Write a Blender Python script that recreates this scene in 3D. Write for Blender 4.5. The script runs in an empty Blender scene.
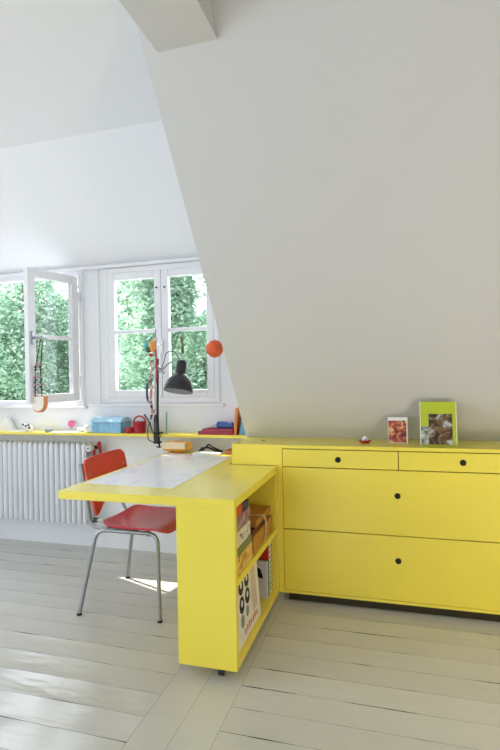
import bpy, bmesh, math, random
from mathutils import Vector, Matrix, Euler
C = bpy.context.scene.collection
PI = math.pi
# ------------------------------------------------------------------ materials
def mat(name, col, rough=.5, spec=.5, metal=0., coat=0., noise=0., nscale=8., bump=0., bscale=60., emit=None):
    m = bpy.data.materials.new(name); m.use_nodes = True
    nt = m.node_tree; b = nt.nodes['Principled BSDF']
    b.inputs['Base Color'].default_value = (*col, 1); b.inputs['Roughness'].default_value = rough
    b.inputs['Specular IOR Level'].default_value = spec; b.inputs['Metallic'].default_value = metal
    b.inputs['Coat Weight'].default_value = coat; b.inputs['Coat Roughness'].default_value = .15
    if noise or bump:
        tc = nt.nodes.new('ShaderNodeTexCoord')
    if noise:
        n = nt.nodes.new('ShaderNodeTexNoise'); n.inputs['Scale'].default_value = nscale; n.inputs['Detail'].default_value = 4
        nt.links.new(tc.outputs['Object'], n.inputs['Vector'])
        r = nt.nodes.new('ShaderNodeValToRGB')
        r.color_ramp.elements[0].position = .3; r.color_ramp.elements[1].position = .7
        r.color_ramp.elements[0].color = (*[c*(1-noise) for c in col], 1)
        r.color_ramp.elements[1].color = (*[min(1, c*(1+noise)) for c in col], 1)
        nt.links.new(n.outputs['Fac'], r.inputs['Fac']); nt.links.new(r.outputs['Color'], b.inputs['Base Color'])
    if bump:
        n2 = nt.nodes.new('ShaderNodeTexNoise'); n2.inputs['Scale'].default_value = bscale
        nt.links.new(tc.outputs['Object'], n2.inputs['Vector'])
        bp = nt.nodes.new('ShaderNodeBump'); bp.inputs['Strength'].default_value = bump; bp.inputs['Distance'].default_value = .004
        nt.links.new(n2.outputs['Fac'], bp.inputs['Height']); nt.links.new(bp.outputs['Normal'], b.inputs['Normal'])
    return m

def ramp_mat(name, stops, scale, rough=.4, kind='noise', detail=4, distort=0., stretch=(1, 1, 1), const=False):
    m = bpy.data.materials.new(name); m.use_nodes = True
    nt = m.node_tree; b = nt.nodes['Principled BSDF']; b.inputs['Roughness'].default_value = rough
    tc = nt.nodes.new('ShaderNodeTexCoord'); mp = nt.nodes.new('ShaderNodeMapping'); mp.inputs['Scale'].default_value = stretch
    nt.links.new(tc.outputs['Object'], mp.inputs['Vector'])
    if kind == 'noise':
        n = nt.nodes.new('ShaderNodeTexNoise'); n.inputs['Detail'].default_value = detail; n.inputs['Distortion'].default_value = distort; out = 'Fac'
    elif kind == 'voronoi':
        n = nt.nodes.new('ShaderNodeTexVoronoi'); out = 'Color'
    else:
        n = nt.nodes.new('ShaderNodeTexWave'); n.inputs['Distortion'].default_value = distort; out = 'Fac'
    n.inputs['Scale'].default_value = scale
    nt.links.new(mp.outputs['Vector'], n.inputs['Vector'])
    r = nt.nodes.new('ShaderNodeValToRGB')
    if const: r.color_ramp.interpolation = 'CONSTANT'
    while len(r.color_ramp.elements) < len(stops): r.color_ramp.elements.new(.5)
    for e, (p, c) in zip(r.color_ramp.elements, stops): e.position = p; e.color = (*c, 1)
    nt.links.new(n.outputs[out], r.inputs['Fac']); nt.links.new(r.outputs['Color'], b.inputs['Base Color'])
    return m

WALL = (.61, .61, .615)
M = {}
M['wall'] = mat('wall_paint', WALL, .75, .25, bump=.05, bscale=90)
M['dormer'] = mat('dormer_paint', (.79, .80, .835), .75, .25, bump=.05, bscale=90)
M['trim'] = mat('window_paint', (.80, .80, .825), .35, .4)
M['yellow'] = mat('yellow_lacquer', (.86, .72, .075), .30, .5, coat=.35, noise=.03, nscale=3)
M['gap_shade'] = mat('recess_shade', (.03, .025, .01), .8)  # shade inside gaps, holes and recesses put into a near-black colour
M['black'] = mat('black_plastic', (.008, .008, .009), .5, .3)
M['lampblack'] = mat('black_enamel', (.02, .021, .024), .25, .5)
M['lampwhite'] = mat('white_enamel', (.8, .8, .78), .4)
M['steel'] = mat('satin_steel', (.36, .38, .40), .3, .5, metal=.85)
M['rubber'] = mat('black_rubber', (.02, .02, .02), .7)
M['red'] = mat('red_lacquered_plywood', (.72, .065, .035), .28, .5, noise=.10, nscale=6)
M['redseat'] = mat('worn_red_plywood', (.56, .032, .058), .22, .5, noise=.14, nscale=9)
M['radiator'] = mat('radiator_enamel', (.74, .76, .80), .35)
M['redpipe'] = mat('red_paint', (.42, .02, .03), .4)
M['paper'] = mat('white_paper', (.82, .83, .86), .6)
M['map'] = ramp_mat('printed_sheet', [(.28, (.62, .67, .78)), (.42, (.88, .89, .92)), (.60, (.92, .92, .92)), (.74, (.72, .77, .86))], 7, .22, distort=1.5, stretch=(1, .5, 1))
M['map'].node_tree.nodes['Principled BSDF'].inputs['Coat Weight'].default_value = .15
M['wood'] = ramp_mat('warm_wood', [(.2, (.32, .12, .018)), (.8, (.54, .25, .045))], 14, .45, 'noise', 5, 1., (1, .12, 1))
M['darkwood'] = mat('dark_wood', (.10, .02, .012), .5)
M['string'] = mat('pale_string', (.62, .50, .26), .8)

def glass():
    m = bpy.data.materials.new('window_glass'); m.use_nodes = True; nt = m.node_tree
    for n in list(nt.nodes): nt.nodes.remove(n)
    o = nt.nodes.new('ShaderNodeOutputMaterial'); t = nt.nodes.new('ShaderNodeBsdfTransparent'); g = nt.nodes.new('ShaderNodeBsdfGlossy')
    g.inputs['Roughness'].default_value = .02; t.inputs['Color'].default_value = (.96, .98, .97, 1)
    lw = nt.nodes.new('ShaderNodeLayerWeight'); lw.inputs['Blend'].default_value = .5
    pw = nt.nodes.new('ShaderNodeMath'); pw.operation = 'POWER'; pw.inputs[1].default_value = 5; nt.links.new(lw.outputs['Facing'], pw.inputs[0])
    f = nt.nodes.new('ShaderNodeMath'); f.operation = 'MULTIPLY_ADD'; f.inputs[1].default_value = .85; f.inputs[2].default_value = .03; nt.links.new(pw.outputs[0], f.inputs[0])
    mx = nt.nodes.new('ShaderNodeMixShader')
    nt.links.new(f.outputs[0], mx.inputs[0]); nt.links.new(t.outputs[0], mx.inputs[1]); nt.links.new(g.outputs[0], mx.inputs[2]); nt.links.new(mx.outputs[0], o.inputs[0])
    return m
M['glass'] = glass()

def leaf_material():
    m = bpy.data.materials.new('leaf_green'); m.use_nodes = True; nt = m.node_tree
    for n in list(nt.nodes): nt.nodes.remove(n)
    o = nt.nodes.new('ShaderNodeOutputMaterial'); d = nt.nodes.new('ShaderNodeBsdfDiffuse'); t = nt.nodes.new('ShaderNodeBsdfTranslucent')
    g = nt.nodes.new('ShaderNodeNewGeometry'); r = nt.nodes.new('ShaderNodeValToRGB')
    r.color_ramp.elements[0].color = (.13, .25, .15, 1); r.color_ramp.elements[1].color = (.46, .60, .46, 1)
    nt.links.new(g.outputs['Random Per Island'], r.inputs['Fac'])
    nt.links.new(r.outputs[0], d.inputs[0]); nt.links.new(r.outputs[0], t.inputs[0])
    mx = nt.nodes.new('ShaderNodeMixShader'); mx.inputs[0].default_value = .45
    nt.links.new(d.outputs[0], mx.inputs[1]); nt.links.new(t.outputs[0], mx.inputs[2]); nt.links.new(mx.outputs[0], o.inputs[0])
    return m
M['leaf'] = leaf_material()
M['bark'] = mat('bark', (.12, .09, .06), .9, noise=.4, nscale=12)
M['grass'] = mat('lawn', (.14, .26, .08), .9, noise=.3, nscale=.6)

def floor_material():
    m = bpy.data.materials.new('painted_floorboards'); m.use_nodes = True; nt = m.node_tree; b = nt.nodes['Principled BSDF']; L = nt.links.new
    tc = nt.nodes.new('ShaderNodeTexCoord'); sx = nt.nodes.new('ShaderNodeSeparateXYZ'); L(tc.outputs['Object'], sx.inputs[0])
    def mth(op, a, bb=None, c=None):
        n = nt.nodes.new('ShaderNodeMath'); n.operation = op
        for i, v in enumerate((a, bb, c)):
            if v is None: continue
            if isinstance(v, (int, float)): n.inputs[i].default_value = v
            else: L(v, n.inputs[i])
        return n.outputs[0]
    X, Y = sx.outputs[0], sx.outputs[1]
    nz = nt.nodes.new('ShaderNodeTexNoise'); nz.inputs['Scale'].default_value = 1.7; nz.inputs['Detail'].default_value = 2
    L(tc.outputs['Object'], nz.inputs['Vector'])
    wob = mth('MULTIPLY', mth('SUBTRACT', nz.outputs['Fac'], .5), .006)
    Yw = mth('ADD', Y, wob)
    pit = .1315
    fr = mth('FRACT', mth('DIVIDE', mth('SUBTRACT', Yw, 1.508 - pit*40), pit))
    dist = mth('MULTIPLY', mth('MINIMUM', fr, mth('SUBTRACT', 1., fr)), pit)
    instrip = mth('MULTIPLY', mth('GREATER_THAN', X, -.897), mth('LESS_THAN', X, -.61))
    notstrip = mth('SUBTRACT', 1., instrip)
    # break the seams up so they open and close along their length
    n2 = nt.nodes.new('ShaderNodeTexNoise'); n2.inputs['Scale'].default_value = 4.2; n2.inputs['Detail'].default_value = 5
    mp = nt.nodes.new('ShaderNodeMapping'); mp.inputs['Scale'].default_value = (1, 3.1, 1); L(tc.outputs['Object'], mp.inputs[0]); L(mp.outputs[0], n2.inputs['Vector'])
    wid = mth('MULTIPLY', mth('MAXIMUM', mth('SUBTRACT', n2.outputs['Fac'], .50), 0.01), .017)
    seam = mth('MULTIPLY', mth('LESS_THAN', dist, wid), notstrip)
    faint = mth('MULTIPLY', mth('LESS_THAN', dist, .0012), notstrip)
    vs = None
    for xx in (-.897, -.753, -.61):
        d = mth('ABSOLUTE', mth('SUBTRACT', mth('ADD', X, wob), xx)); s = mth('LESS_THAN', d, .0016)
        vs = s if vs is None else mth('MAXIMUM', vs, s)
    # nail heads
    vo = nt.nodes.new('ShaderNodeTexVoronoi'); vo.inputs['Scale'].default_value = 3.6; L(tc.outputs['Object'], vo.inputs['Vector'])
    nail = mth('LESS_THAN', vo.outputs['Distance'], .013)
    dark = mth('MAXIMUM', mth('MULTIPLY', seam, .95), mth('MAXIMUM', mth('MULTIPLY', mth('MAXIMUM', faint, vs), .3), mth('MULTIPLY', nail, .5)))
    # per-board tone
    wn = nt.nodes.new('ShaderNodeTexWhiteNoise'); wn.noise_dimensions = '1D'
    idx = mth('FLOOR', mth('DIVIDE', mth('SUBTRACT', Yw, 1.508 - pit*40), pit)); L(mth('MULTIPLY', idx, notstrip), wn.inputs['W'])
    n3 = nt.nodes.new('ShaderNodeTexNoise'); n3.inputs['Scale'].default_value = 5; L(tc.outputs['Object'], n3.inputs['Vector'])
    tone = mth('ADD', mth('MULTIPLY', wn.outputs['Value'], .08), mth('ADD', .90, mth('MULTIPLY', n3.outputs['Fac'], .1)))
    cm = nt.nodes.new('ShaderNodeMix'); cm.data_type = 'RGBA'; cm.blend_type = 'MULTIPLY'; cm.inputs['Factor'].default_value = 1
    cm.inputs['A'].default_value = (*FLOORC, 1)
    cc = nt.nodes.new('ShaderNodeCombineColor'); [L(tone, cc.inputs[i]) for i in range(3)]; L(cc.outputs[0], cm.inputs['B'])
    fm = nt.nodes.new('ShaderNodeMix'); fm.data_type = 'RGBA'; L(dark, fm.inputs['Factor']); L(cm.outputs['Result'], fm.inputs['A']); fm.inputs['B'].default_value = (.05, .045, .035, 1)
    L(fm.outputs['Result'], b.inputs['Base Color'])
    b.inputs['Roughness'].default_value = .16; b.inputs['Specular IOR Level'].default_value = .5
    n4 = nt.nodes.new('ShaderNodeTexNoise'); n4.inputs['Scale'].default_value = 7; n4.inputs['Detail'].default_value = 3; L(mp.outputs[0], n4.inputs['Vector'])
    c0 = mth('SUBTRACT', fr, .5)
    cup = mth('MULTIPLY', mth('MULTIPLY', mth('MULTIPLY', c0, c0), .0075), notstrip)
    h = mth('SUBTRACT', mth('ADD', cup, mth('MULTIPLY', n4.outputs['Fac'], .0025)), mth('MULTIPLY', dark, .0015))
    bp = nt.nodes.new('ShaderNodeBump'); bp.inputs['Strength'].default_value = 1.; bp.inputs['Distance'].default_value = 1.; L(h, bp.inputs['Height']); L(bp.outputs[0], b.inputs['Normal'])
    return m
FLOORC = (.58, .575, .525)
M['floor'] = floor_material()

# ------------------------------------------------------------------ mesh helpers
class MB:
    def __init__(s): s.bm = bmesh.new()
    def box(s, lo, hi, bev=0., rot=None, piv=None, seg=2):
        lo = Vector(lo); hi = Vector(hi); c = (lo+hi)/2; d = hi-lo
        r = bmesh.ops.create_cube(s.bm, size=1.); vs = r['verts']
        for v in vs: v.co = Vector((v.co.x*d.x, v.co.y*d.y, v.co.z*d.z)) + c
        if bev > 0:
            es = list({e for v in vs for e in v.link_edges})
            q = bmesh.ops.bevel(s.bm, geom=es, offset=bev, segments=seg, affect='EDGES', profile=.5)
            vs = list({v for v in q['verts']} | {v for v in vs if v.is_valid})
        if rot is not None: bmesh.ops.rotate(s.bm, verts=vs, cent=piv or c, matrix=rot)
        return s
    def prism(s, pts, d, bev=0.):
        """pts: list of 3D points (planar outline); d: extrusion vector"""
        d = Vector(d)
        f = s.bm.faces.new([s.bm.verts.new(Vector(p)) for p in pts])
        r = bmesh.ops.extrude_face_region(s.bm, geom=[f]); nv = [g for g in r['geom'] if isinstance(g, bmesh.types.BMVert)]
        for v in nv: v.co += d
        return s
    def lathe(s, prof, c=(0, 0, 0), axis='z', n=24, mtx=None):
        c = Vector(c); rings = []
        for (r, h) in prof:
            ring = []
            for i in range(n):
                a = 2*PI*i/n; x, y = r*math.cos(a), r*math.sin(a)
                p = {'z': Vector((x, y, h)), 'y': Vector((x, h, y)), 'x': Vector((h, x, y))}[axis]
                if mtx is not None: p = mtx @ p
                ring.append(s.bm.verts.new(c+p))
            rings.append(ring)
        for a, b in zip(rings, rings[1:]):
            for i in range(n): s.bm.faces.new((a[i], a[(i+1) % n], b[(i+1) % n], b[i]))
        if prof[0][0] > 1e-6: s.bm.faces.new(rings[0])
        if prof[-1][0] > 1e-6: s.bm.faces.new(rings[-1][::-1])
        return s
    def tube(s, path, r, n=10, closed=False):
        P = [Vector(p) for p in path]; rings = []; m = len(P)
        up = None
        for i, p in enumerate(P):
            t = (P[min(i+1, m-1)] - P[max(i-1, 0)]).normalized()
            if up is None:
                up = t.orthogonal().normalized()
            else:
                up = (up - t*up.dot(t)); up = up.normalized() if up.length > 1e-6 else t.orthogonal().normalized()
            w = t.cross(up); rr = r[i] if isinstance(r, (list, tuple)) else r
            rings.append([s.bm.verts.new(p + up*rr*math.cos(2*PI*k/n) + w*rr*math.sin(2*PI*k/n)) for k in range(n)])
        for a, b in zip(rings, rings[1:]):
            for i in range(n): s.bm.faces.new((a[i], a[(i+1) % n], b[(i+1) % n], b[i]))
        s.bm.faces.new(rings[0][::-1]); s.bm.faces.new(rings[-1])
        return s
    def ball(s, c, r, sc=(1, 1, 1), u=16, v=10):
        q = bmesh.ops.create_uvsphere(s.bm, u_segments=u, v_segments=v, radius=r)
        for x in q['verts']: x.co = Vector((x.co.x*sc[0], x.co.y*sc[1], x.co.z*sc[2])) + Vector(c)
        return s
    def grid(s, fn, nu, nv, thick):
        """thickened sheet fn(u,v)->point, thickness vector fn or vector"""
        top = [[s.bm.verts.new(Vector(fn(i/nu, j/nv))) for j in range(nv+1)] for i in range(nu+1)]
        T = Vector(thick)
        bot = [[s.bm.verts.new(v.co + T) for v in row] for row in top]
        for i in range(nu):
            for j in range(nv):
                s.bm.faces.new((top[i][j], top[i+1][j], top[i+1][j+1], top[i][j+1]))
                s.bm.faces.new((bot[i][j], bot[i][j+1], bot[i+1][j+1], bot[i+1][j]))
        for i in range(nu):
            s.bm.faces.new((top[i][0], bot[i][0], bot[i+1][0], top[i+1][0])); s.bm.faces.new((top[i][nv], top[i+1][nv], bot[i+1][nv], bot[i][nv]))
        for j in range(nv):
            s.bm.faces.new((top[0][j], top[0][j+1], bot[0][j+1], bot[0][j])); s.bm.faces.new((top[nu][j], bot[nu][j], bot[nu][j+1], top[nu][j+1]))
        return s
    def rotate(s, mtx, piv): bmesh.ops.rotate(s.bm, verts=s.bm.verts[:], cent=Vector(piv), matrix=mtx); return s
    def build(s, name, m, parent=None, smooth=False, label=None):
        bmesh.ops.recalc_face_normals(s.bm, faces=s.bm.faces[:])
        me = bpy.data.meshes.new(name); org = None
        if parent is not None: org = Vector(parent['_w'])
        if org is not None:
            for v in s.bm.verts: v.co -= org
        elif len(s.bm.verts):
            # origin at the base centre of a one-mesh thing
            xs = [v.co for v in s.bm.verts]
            org = Vector(((min(v.x for v in xs)+max(v.x for v in xs))/2, (min(v.y for v in xs)+max(v.y for v in xs))/2, min(v.z for v in xs)))
            if name.startswith('floor'): org = Vector((0, 0, 0))
            for v in s.bm.verts: v.co -= org
        s.bm.to_mesh(me); s.bm.free()
        ms = m if isinstance(m, list) else [m]
        for q in ms: me.materials.append(q)
        if smooth:
            for p in me.polygons: p.use_smooth = True
            try: me.set_sharp_from_angle(angle=math.radians(35))
            except Exception: pass
        o = bpy.data.objects.new(name, me); C.objects.link(o)
        if parent is not None:
            o.parent = parent; o['_w'] = parent['_w']
        else:
            o.location = org; o['_w'] = tuple(org)
        if label: o['label'] = label
        return o
def tag(o, label, cat, group=None):
    o['label'] = label; o['category'] = cat
    if group: o['group'] = group
    return o
def thing(name, label, cat, loc, group=None):
    o = bpy.data.objects.new(name, None); C.objects.link(o); o.location = loc; o['_w'] = tuple(loc); o.empty_display_size = .05
    return tag(o, label, cat, group)
def struct(o): o['kind'] = 'structure'; return o
def bx(lo, hi, bev=0.): return MB().box(lo, hi, bev)
def arc(c, r, a0, a1, n, ax):
    """points on an arc in the plane spanned by ax=(u,v)"""
    u, v = Vector(ax[0]), Vector(ax[1]); c = Vector(c)
    return [c + u*r*math.cos(a0+(a1-a0)*i/n) + v*r*math.sin(a0+(a1-a0)*i/n) for i in range(n+1)]
def fillet(P, r, n=6):
    P = [Vector(p) for p in P]; out = [P[0]]
    for a, b, c in zip(P, P[1:], P[2:]):
        d1 = (a-b).normalized(); d2 = (c-b).normalized(); p0 = b+d1*r; p1 = b+d2*r
        for i in range(n+1):
            t = i/n; out.append(p0*(1-t)**2 + b*2*t*(1-t) + p1*t*t)
    out.append(P[-1]); return out

# ------------------------------------------------------------------ the room
YW, XL, XR, YB, ZC = 3.207, -4.8, 3.0, -3.0, 2.6
XE, YK, ZK = -.897, 2.9942, .8545            # the roof slope: left edge, knee wall, knee height
YS = YK - (ZC-ZK)/1.283                     # where the slope meets the ceiling
T = .12
struct(bx((XL-T, YB-T, -.2), (XR+T, YW+T, 0)).build('floor', M['floor']))
struct(bx((XL-T, YB-T, ZC), (XR+T, 2.43, ZC+.15)).build('ceiling', M['dormer']))
# sloping dormer ceiling down to the window wall
struct(MB().prism([(XL, 2.43, ZC), (XL, YW, 2.055), (XL, YW+T, 2.055), (XL, YW+T, 2.2), (XL, 2.43, ZC+.15)], (XE+.0-XL, 0, 0)).build('ceiling_dormer_slope', M['dormer']))
# window wall with two openings
def wall_with_holes(name, axis, at, t, a0, a1, z0, z1, holes, m):
    mb = MB(); cuts = sorted({a0, a1, *[h[0] for h in holes], *[h[1] for h in holes]})
    def put(p0, p1, q0, q1):
        if axis == 'y': mb.box((p0, at, q0), (p1, at+t, q1))
        else: mb.box((at, p0, q0), (at+t, p1, q1))
    for p0, p1 in zip(cuts, cuts[1:]):
        h = [h for h in holes if h[0] <= p0+1e-6 and h[1] >= p1-1e-6]
        if h: put(p0, p1, z0, h[0][2]); put(p0, p1, h[0][3], z1)
        else: put(p0, p1, z0, z1)
    return struct(mb.build(name, m))
W1 = (-3.09, -2.225, 1.07, 2.03); W2 = (-2.02, -1.14, 1.06, 2.025)
TW = .08
wall_with_holes('wall_window', 'y', YW, TW, XL, XE, 0, 2.055, [W1, W2], M['dormer'])
# right dormer cheek (between the slope's edge and the window wall)
pts = [(XE, YK, 0), (XE, YW+T, 0), (XE, YW+T, 2.2), (XE, 2.43, ZC+.1), (XE, YS, ZC+.1), (XE, YS, ZC), (XE, YK, ZK)]
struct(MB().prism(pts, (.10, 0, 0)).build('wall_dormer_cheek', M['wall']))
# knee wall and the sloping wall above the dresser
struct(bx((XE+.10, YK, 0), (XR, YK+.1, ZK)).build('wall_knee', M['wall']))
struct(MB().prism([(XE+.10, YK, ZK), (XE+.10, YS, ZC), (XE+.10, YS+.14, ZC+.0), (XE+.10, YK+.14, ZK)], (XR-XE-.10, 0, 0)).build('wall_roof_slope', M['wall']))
# beam running from the slope into the room
BZ = 2.471; yb = YK-(BZ-ZK)/1.283
struct(MB().prism([(-.843, yb, BZ), (-.843, YS, ZC), (-.843, YB, ZC), (-.843, YB, BZ)], (.243, 0, 0)).build('trim_beam', M['wall']))
# side and rear walls (outside the frame), with rear and left windows added as daylight fill
W3 = (-2.8, -.3, .75, 2.3); W4 = (-1.9, 1.4, .6, 2.4)
wall_with_holes('wall_rear', 'y', YB-T, T, XL, XR, 0, ZC, [W3], M['wall'])
wall_with_holes('wall_left', 'x', XL-T, T, YB-T, YW+T, 0, ZC, [W4], M['wall'])
wall_with_holes('wall_right', 'x', XR, T, YB-T, YW+T, 0, ZC, [], M['wall'])
def fill_window(name, axis, at, h, bars):
    mb = MB(); w = .05
    def put(mb, p0, p1, q0, q1, d0=.03, d1=.09):
        if axis == 'y': mb.box((p0, at+d0, q0), (p1, at+d1, q1), .004)
        else: mb.box((at+d0, p0, q0), (at+d1, p1, q1), .004)
    a0, a1, z0, z1 = h
    put(mb, a0, a1, z0, z0+w); put(mb, a0, a1, z1-w, z1)
    for k in range(bars+1):
        c = a0+w/2+(a1-a0-w)*k/bars; put(mb, c-w/2, c+w/2, z0+w, z1-w)
    f = struct(mb.build(name, M['trim']))
    for k in range(bars):
        g = MB(); c0 = a0+w/2+(a1-a0-w)*k/bars+w/2; c1 = a0+w/2+(a1-a0-w)*(k+1)/bars-w/2
        put(g, c0, c1, z0+w, z1-w, .055, .06); g.build('pane', M['glass'], f)
fill_window('window_fill_rear', 'y', YB-T, W3, 4)  # unseen rear window, added to brighten the room
fill_window('window_fill_left', 'x', XL-T, W4, 3)  # unseen left window, added for more daylight

# --- window 2: closed pair of sashes
def frame_ring(mb, a0, a1, z0, z1, w, y0, y1, bev=.004):
    mb.box((a0, y0, z0), (a0+w, y1, z1), bev); mb.box((a1-w, y0, z0), (a1, y1, z1), bev)
    mb.box((a0+w, y0, z1-w), (a1-w, y1, z1), bev); mb.box((a0+w, y0, z0), (a1-w, y1, z0+w), bev)
mb = MB()
frame_ring(mb, W2[0], W2[1], W2[2], W2[3], .035, YW-.012, YW+TW)
mb.box((-1.585, YW+.035, W2[2]+.035), (-1.54, YW+TW, W2[3]-.035))
w2 = struct(mb.build('window_2', M['trim']))
def sash(a0, a1, z0, z1, st, y0, parent, mid, name='sash'):
    m = MB(); frame_ring(m, a0, a1, z0, z1, st, y0, y0+.045, .005)
    s = m.build(name, M['trim'], parent)
    bx((a0+st, y0+.008, mid-.013), (a1-st, y0+.036, mid+.013), .004).build('glazing_bar', M['trim'], s)
    for (q0, q1) in ((z0+st, mid-.013), (mid+.013, z1-st)):
        bx((a0+st, y0+.02, q0), (a1-st, y0+.024, q1)).build('pane', M['glass'], s)
    return s
z0, z1 = W2[2]+.035, W2[3]-.035
s1 = sash(W2[0]+.035, -1.5635, z0, z1, .052, YW-.014, w2, 1.565)
s2 = sash(-1.5615, W2[1]-.035, z0, z1, .052, YW-.014, w2, 1.565)
for xx in (-1.593, -1.532):
    MB().lathe([(.0, -.014), (.006, -.012), (.006, 0)], (xx, YW-.013, 1.865), 'y', 10).build('latch', M['black'], w2, True)
bx((-1.578, YW-.026, 1.40), (-1.549, YW-.014, 1.50), .003).build('handle_plate', M['trim'], w2)
MB().tube(fillet([(-1.5635, YW-.026, 1.46), (-1.5635, YW-.06, 1.46), (-1.5635, YW-.06, 1.36)], .012), .007, 8).build('handle', M['trim'], w2, True)
# --- window 1: opening with its right leaf swung into the room
mb = MB(); frame_ring(mb, W1[0]-.04, W1[1]+.03, W1[2]-.035, W1[3]+.003, .04, YW-.012, YW+.045)
w1 = struct(mb.build('window_1', M['trim']))
hinge = Vector((-2.228, YW-.018, 0)); ang = math.radians(77); LW = .425
lz0, lz1 = 1.075, 1.985
leaf = MB(); x0, x1 = hinge.x-LW, hinge.x
frame_ring(leaf, x0, x1, lz0, lz1, .058, hinge.y, hinge.y+.045, .005)
R = Matrix.Rotation(ang, 3, 'Z')
lo = leaf.rotate(R, hinge).build('casement_leaf', M['trim'], w1)
bx((x0+.058, hinge.y+.008, 1.515), (x1-.058, hinge.y+.036, 1.541), .004).rotate(R, hinge).build('glazing_bar', M['trim'], lo)
for q0, q1 in ((lz0+.058, 1.515), (1.541, lz1-.058)):
    bx((x0+.058, hinge.y+.02, q0), (x1-.058, hinge.y+.024, q1)).rotate(R, hinge).build('pane', M['glass'], lo)
hm = bx((x0+.016, hinge.y-.006, 1.47), (x0+.042, hinge.y, 1.56), .002)
hm.tube(fillet([(x0+.029, hinge.y-.004, 1.515), (x0+.029, hinge.y-.05, 1.515), (x0+.10, hinge.y-.05, 1.515)], .012), .008, 8)
hm.rotate(R, hinge).build('handle', M['steel'], lo, True)
for zz in (1.22, 1.84):
    MB().lathe([(.009, -.035), (.009, .035)], (hinge.x+.012, hinge.y-.008, zz), 'z', 10).build('hinge', M['trim'], w1, True)
# the left leaf, swung back the other way out of the picture
leaf2 = MB(); hx = W1[0]+.004; frame_ring(leaf2, hx, hx+LW, lz0, lz1, .058, hinge.y, hinge.y+.045, .005)
R2 = Matrix.Rotation(math.radians(-105), 3, 'Z'); h2 = Vector((hx, hinge.y, 0))
l2 = leaf2.rotate(R2, h2).build('casement_leaf', M['trim'], w1)
bx((hx+.058, hinge.y+.02, lz0+.058), (hx+LW-.058, hinge.y+.024, lz1-.058)).rotate(R2, h2).build('pane', M['glass'], l2)
# mouldings on the window wall
struct(bx((XL, YW-.03, 2.03), (XE, YW, 2.055), .006).build('trim_1', M['trim']))
struct(bx((-2.085, YW-.008, 1.04), (-2.062, YW, 2.03), .003).build('trim_2', M['trim']))
struct(bx((-2.16, YW-.018, 1.03), (-1.11, YW, 1.05), .004).build('trim_3', M['trim']))
struct(bx((-3.2, YW-.03, 1.015), (-2.18, YW, 1.035), .004).build('trim_4', M['trim']))

struct(bx((-9, YW+T+.01, .40), (3, 6.4, .55)).build('ground_bounce_slab', mat('bounce_slab_grey', (.32, .33, .34), .9, noise=.15, nscale=30)))  # unseen slab added to bounce sunlight up onto the dormer ceiling
# ------------------------------------------------------------------ garden outside
struct(bx((-40, YW+1, -5.4), (30, 60, -5.2)).build('ground_lawn', M['grass']))
random.seed(4)
def crown_mesh(rx, ry, rz, n, seed, ls):
    rd = random.Random(seed); bm = bmesh.new(); blobs = []
    for _ in range(34):
        u = Vector((rd.gauss(0, 1), rd.gauss(0, 1), rd.gauss(0, 1))).normalized()*rd.uniform(.35, .95)
        blobs.append((Vector((u.x*rx, u.y*ry, u.z*rz)), rd.uniform(.35, .7)))
    for i in range(n):
        c, r = rd.choice(blobs); d = Vector((rd.gauss(0, 1), rd.gauss(0, 1), rd.gauss(0, 1))).normalized()
        p = c + d*r*rd.uniform(.7, 1.05); s = ls*rd.uniform(.6, 1.3)
        e = Euler((rd.uniform(-1, 1), rd.uniform(-1, 1), rd.uniform(0, 6.3))).to_matrix()
        pts = [(0, -.9, 0), (.42, -.15, .08), (.28, .5, .06), (0, .95, 0), (-.28, .5, .06), (-.42, -.15, .08)]
        bm.faces.new([bm.verts.new(p + e @ Vector(q)*s) for q in pts])
    return bm
def tree(x, y, z, r, seed, label, n=7000, ls=.10, group=None):
    t = thing('leafy_tree', label, 'tree', (x, y, -5.2), group)
    mb = MB(); mb.bm.free(); mb.bm = crown_mesh(*r, n, seed, ls)
    for v in mb.bm.verts: v.co += Vector((x, y, z))
    me_o = mb.build('crown', M['leaf'], t)
    k = MB().tube([(x, y, -5.2), (x+.05, y+.03, -3), (x-.05, y, z-2.6), (x, y, z-2.0)], [.20, .15, .10, .03], 10)
    for j in range(5):
        a = j*1.4+seed; k.tube([(x, y, z-2.1+j*.02), (x+math.cos(a)*r[0]*.5, y+math.sin(a)*r[1]*.5, z-.4+j*.4), (x+math.cos(a)*r[0]*.8, y+math.sin(a)*r[1]*.8, z+j*.45)], [.04, .025, .008], 7)
    k.build('trunk', M['bark'], t, True)
    return t
tree(-7.25, 8.6, 1.7, (1.85, 1.3, 2.4), 1, 'leafy green tree outside the open left-hand window', 46000, .05)
tree(-5.9, 12.0, 1.8, (1.6, 1.2, 2.5), 2, 'leafy green tree outside the left panes of the closed window', 46000, .05)
tree(-3.45, 8.2, 1.8, (1.35, 1.2, 2.5), 3, 'leafy green tree outside the right panes of the closed window', 46000, .05)
for i, (x, y) in enumerate(((-13, 14.6), (-8.6, 15.2), (-4.4, 15.6), (-.2, 14.8))):
    tree(x, y, 2.2, (2.1, 1.5, 3.2), 11+i, 'distant leafy tree seen in gaps behind the nearer garden trees', 6500, .13, 'trees further back in the garden')

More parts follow.
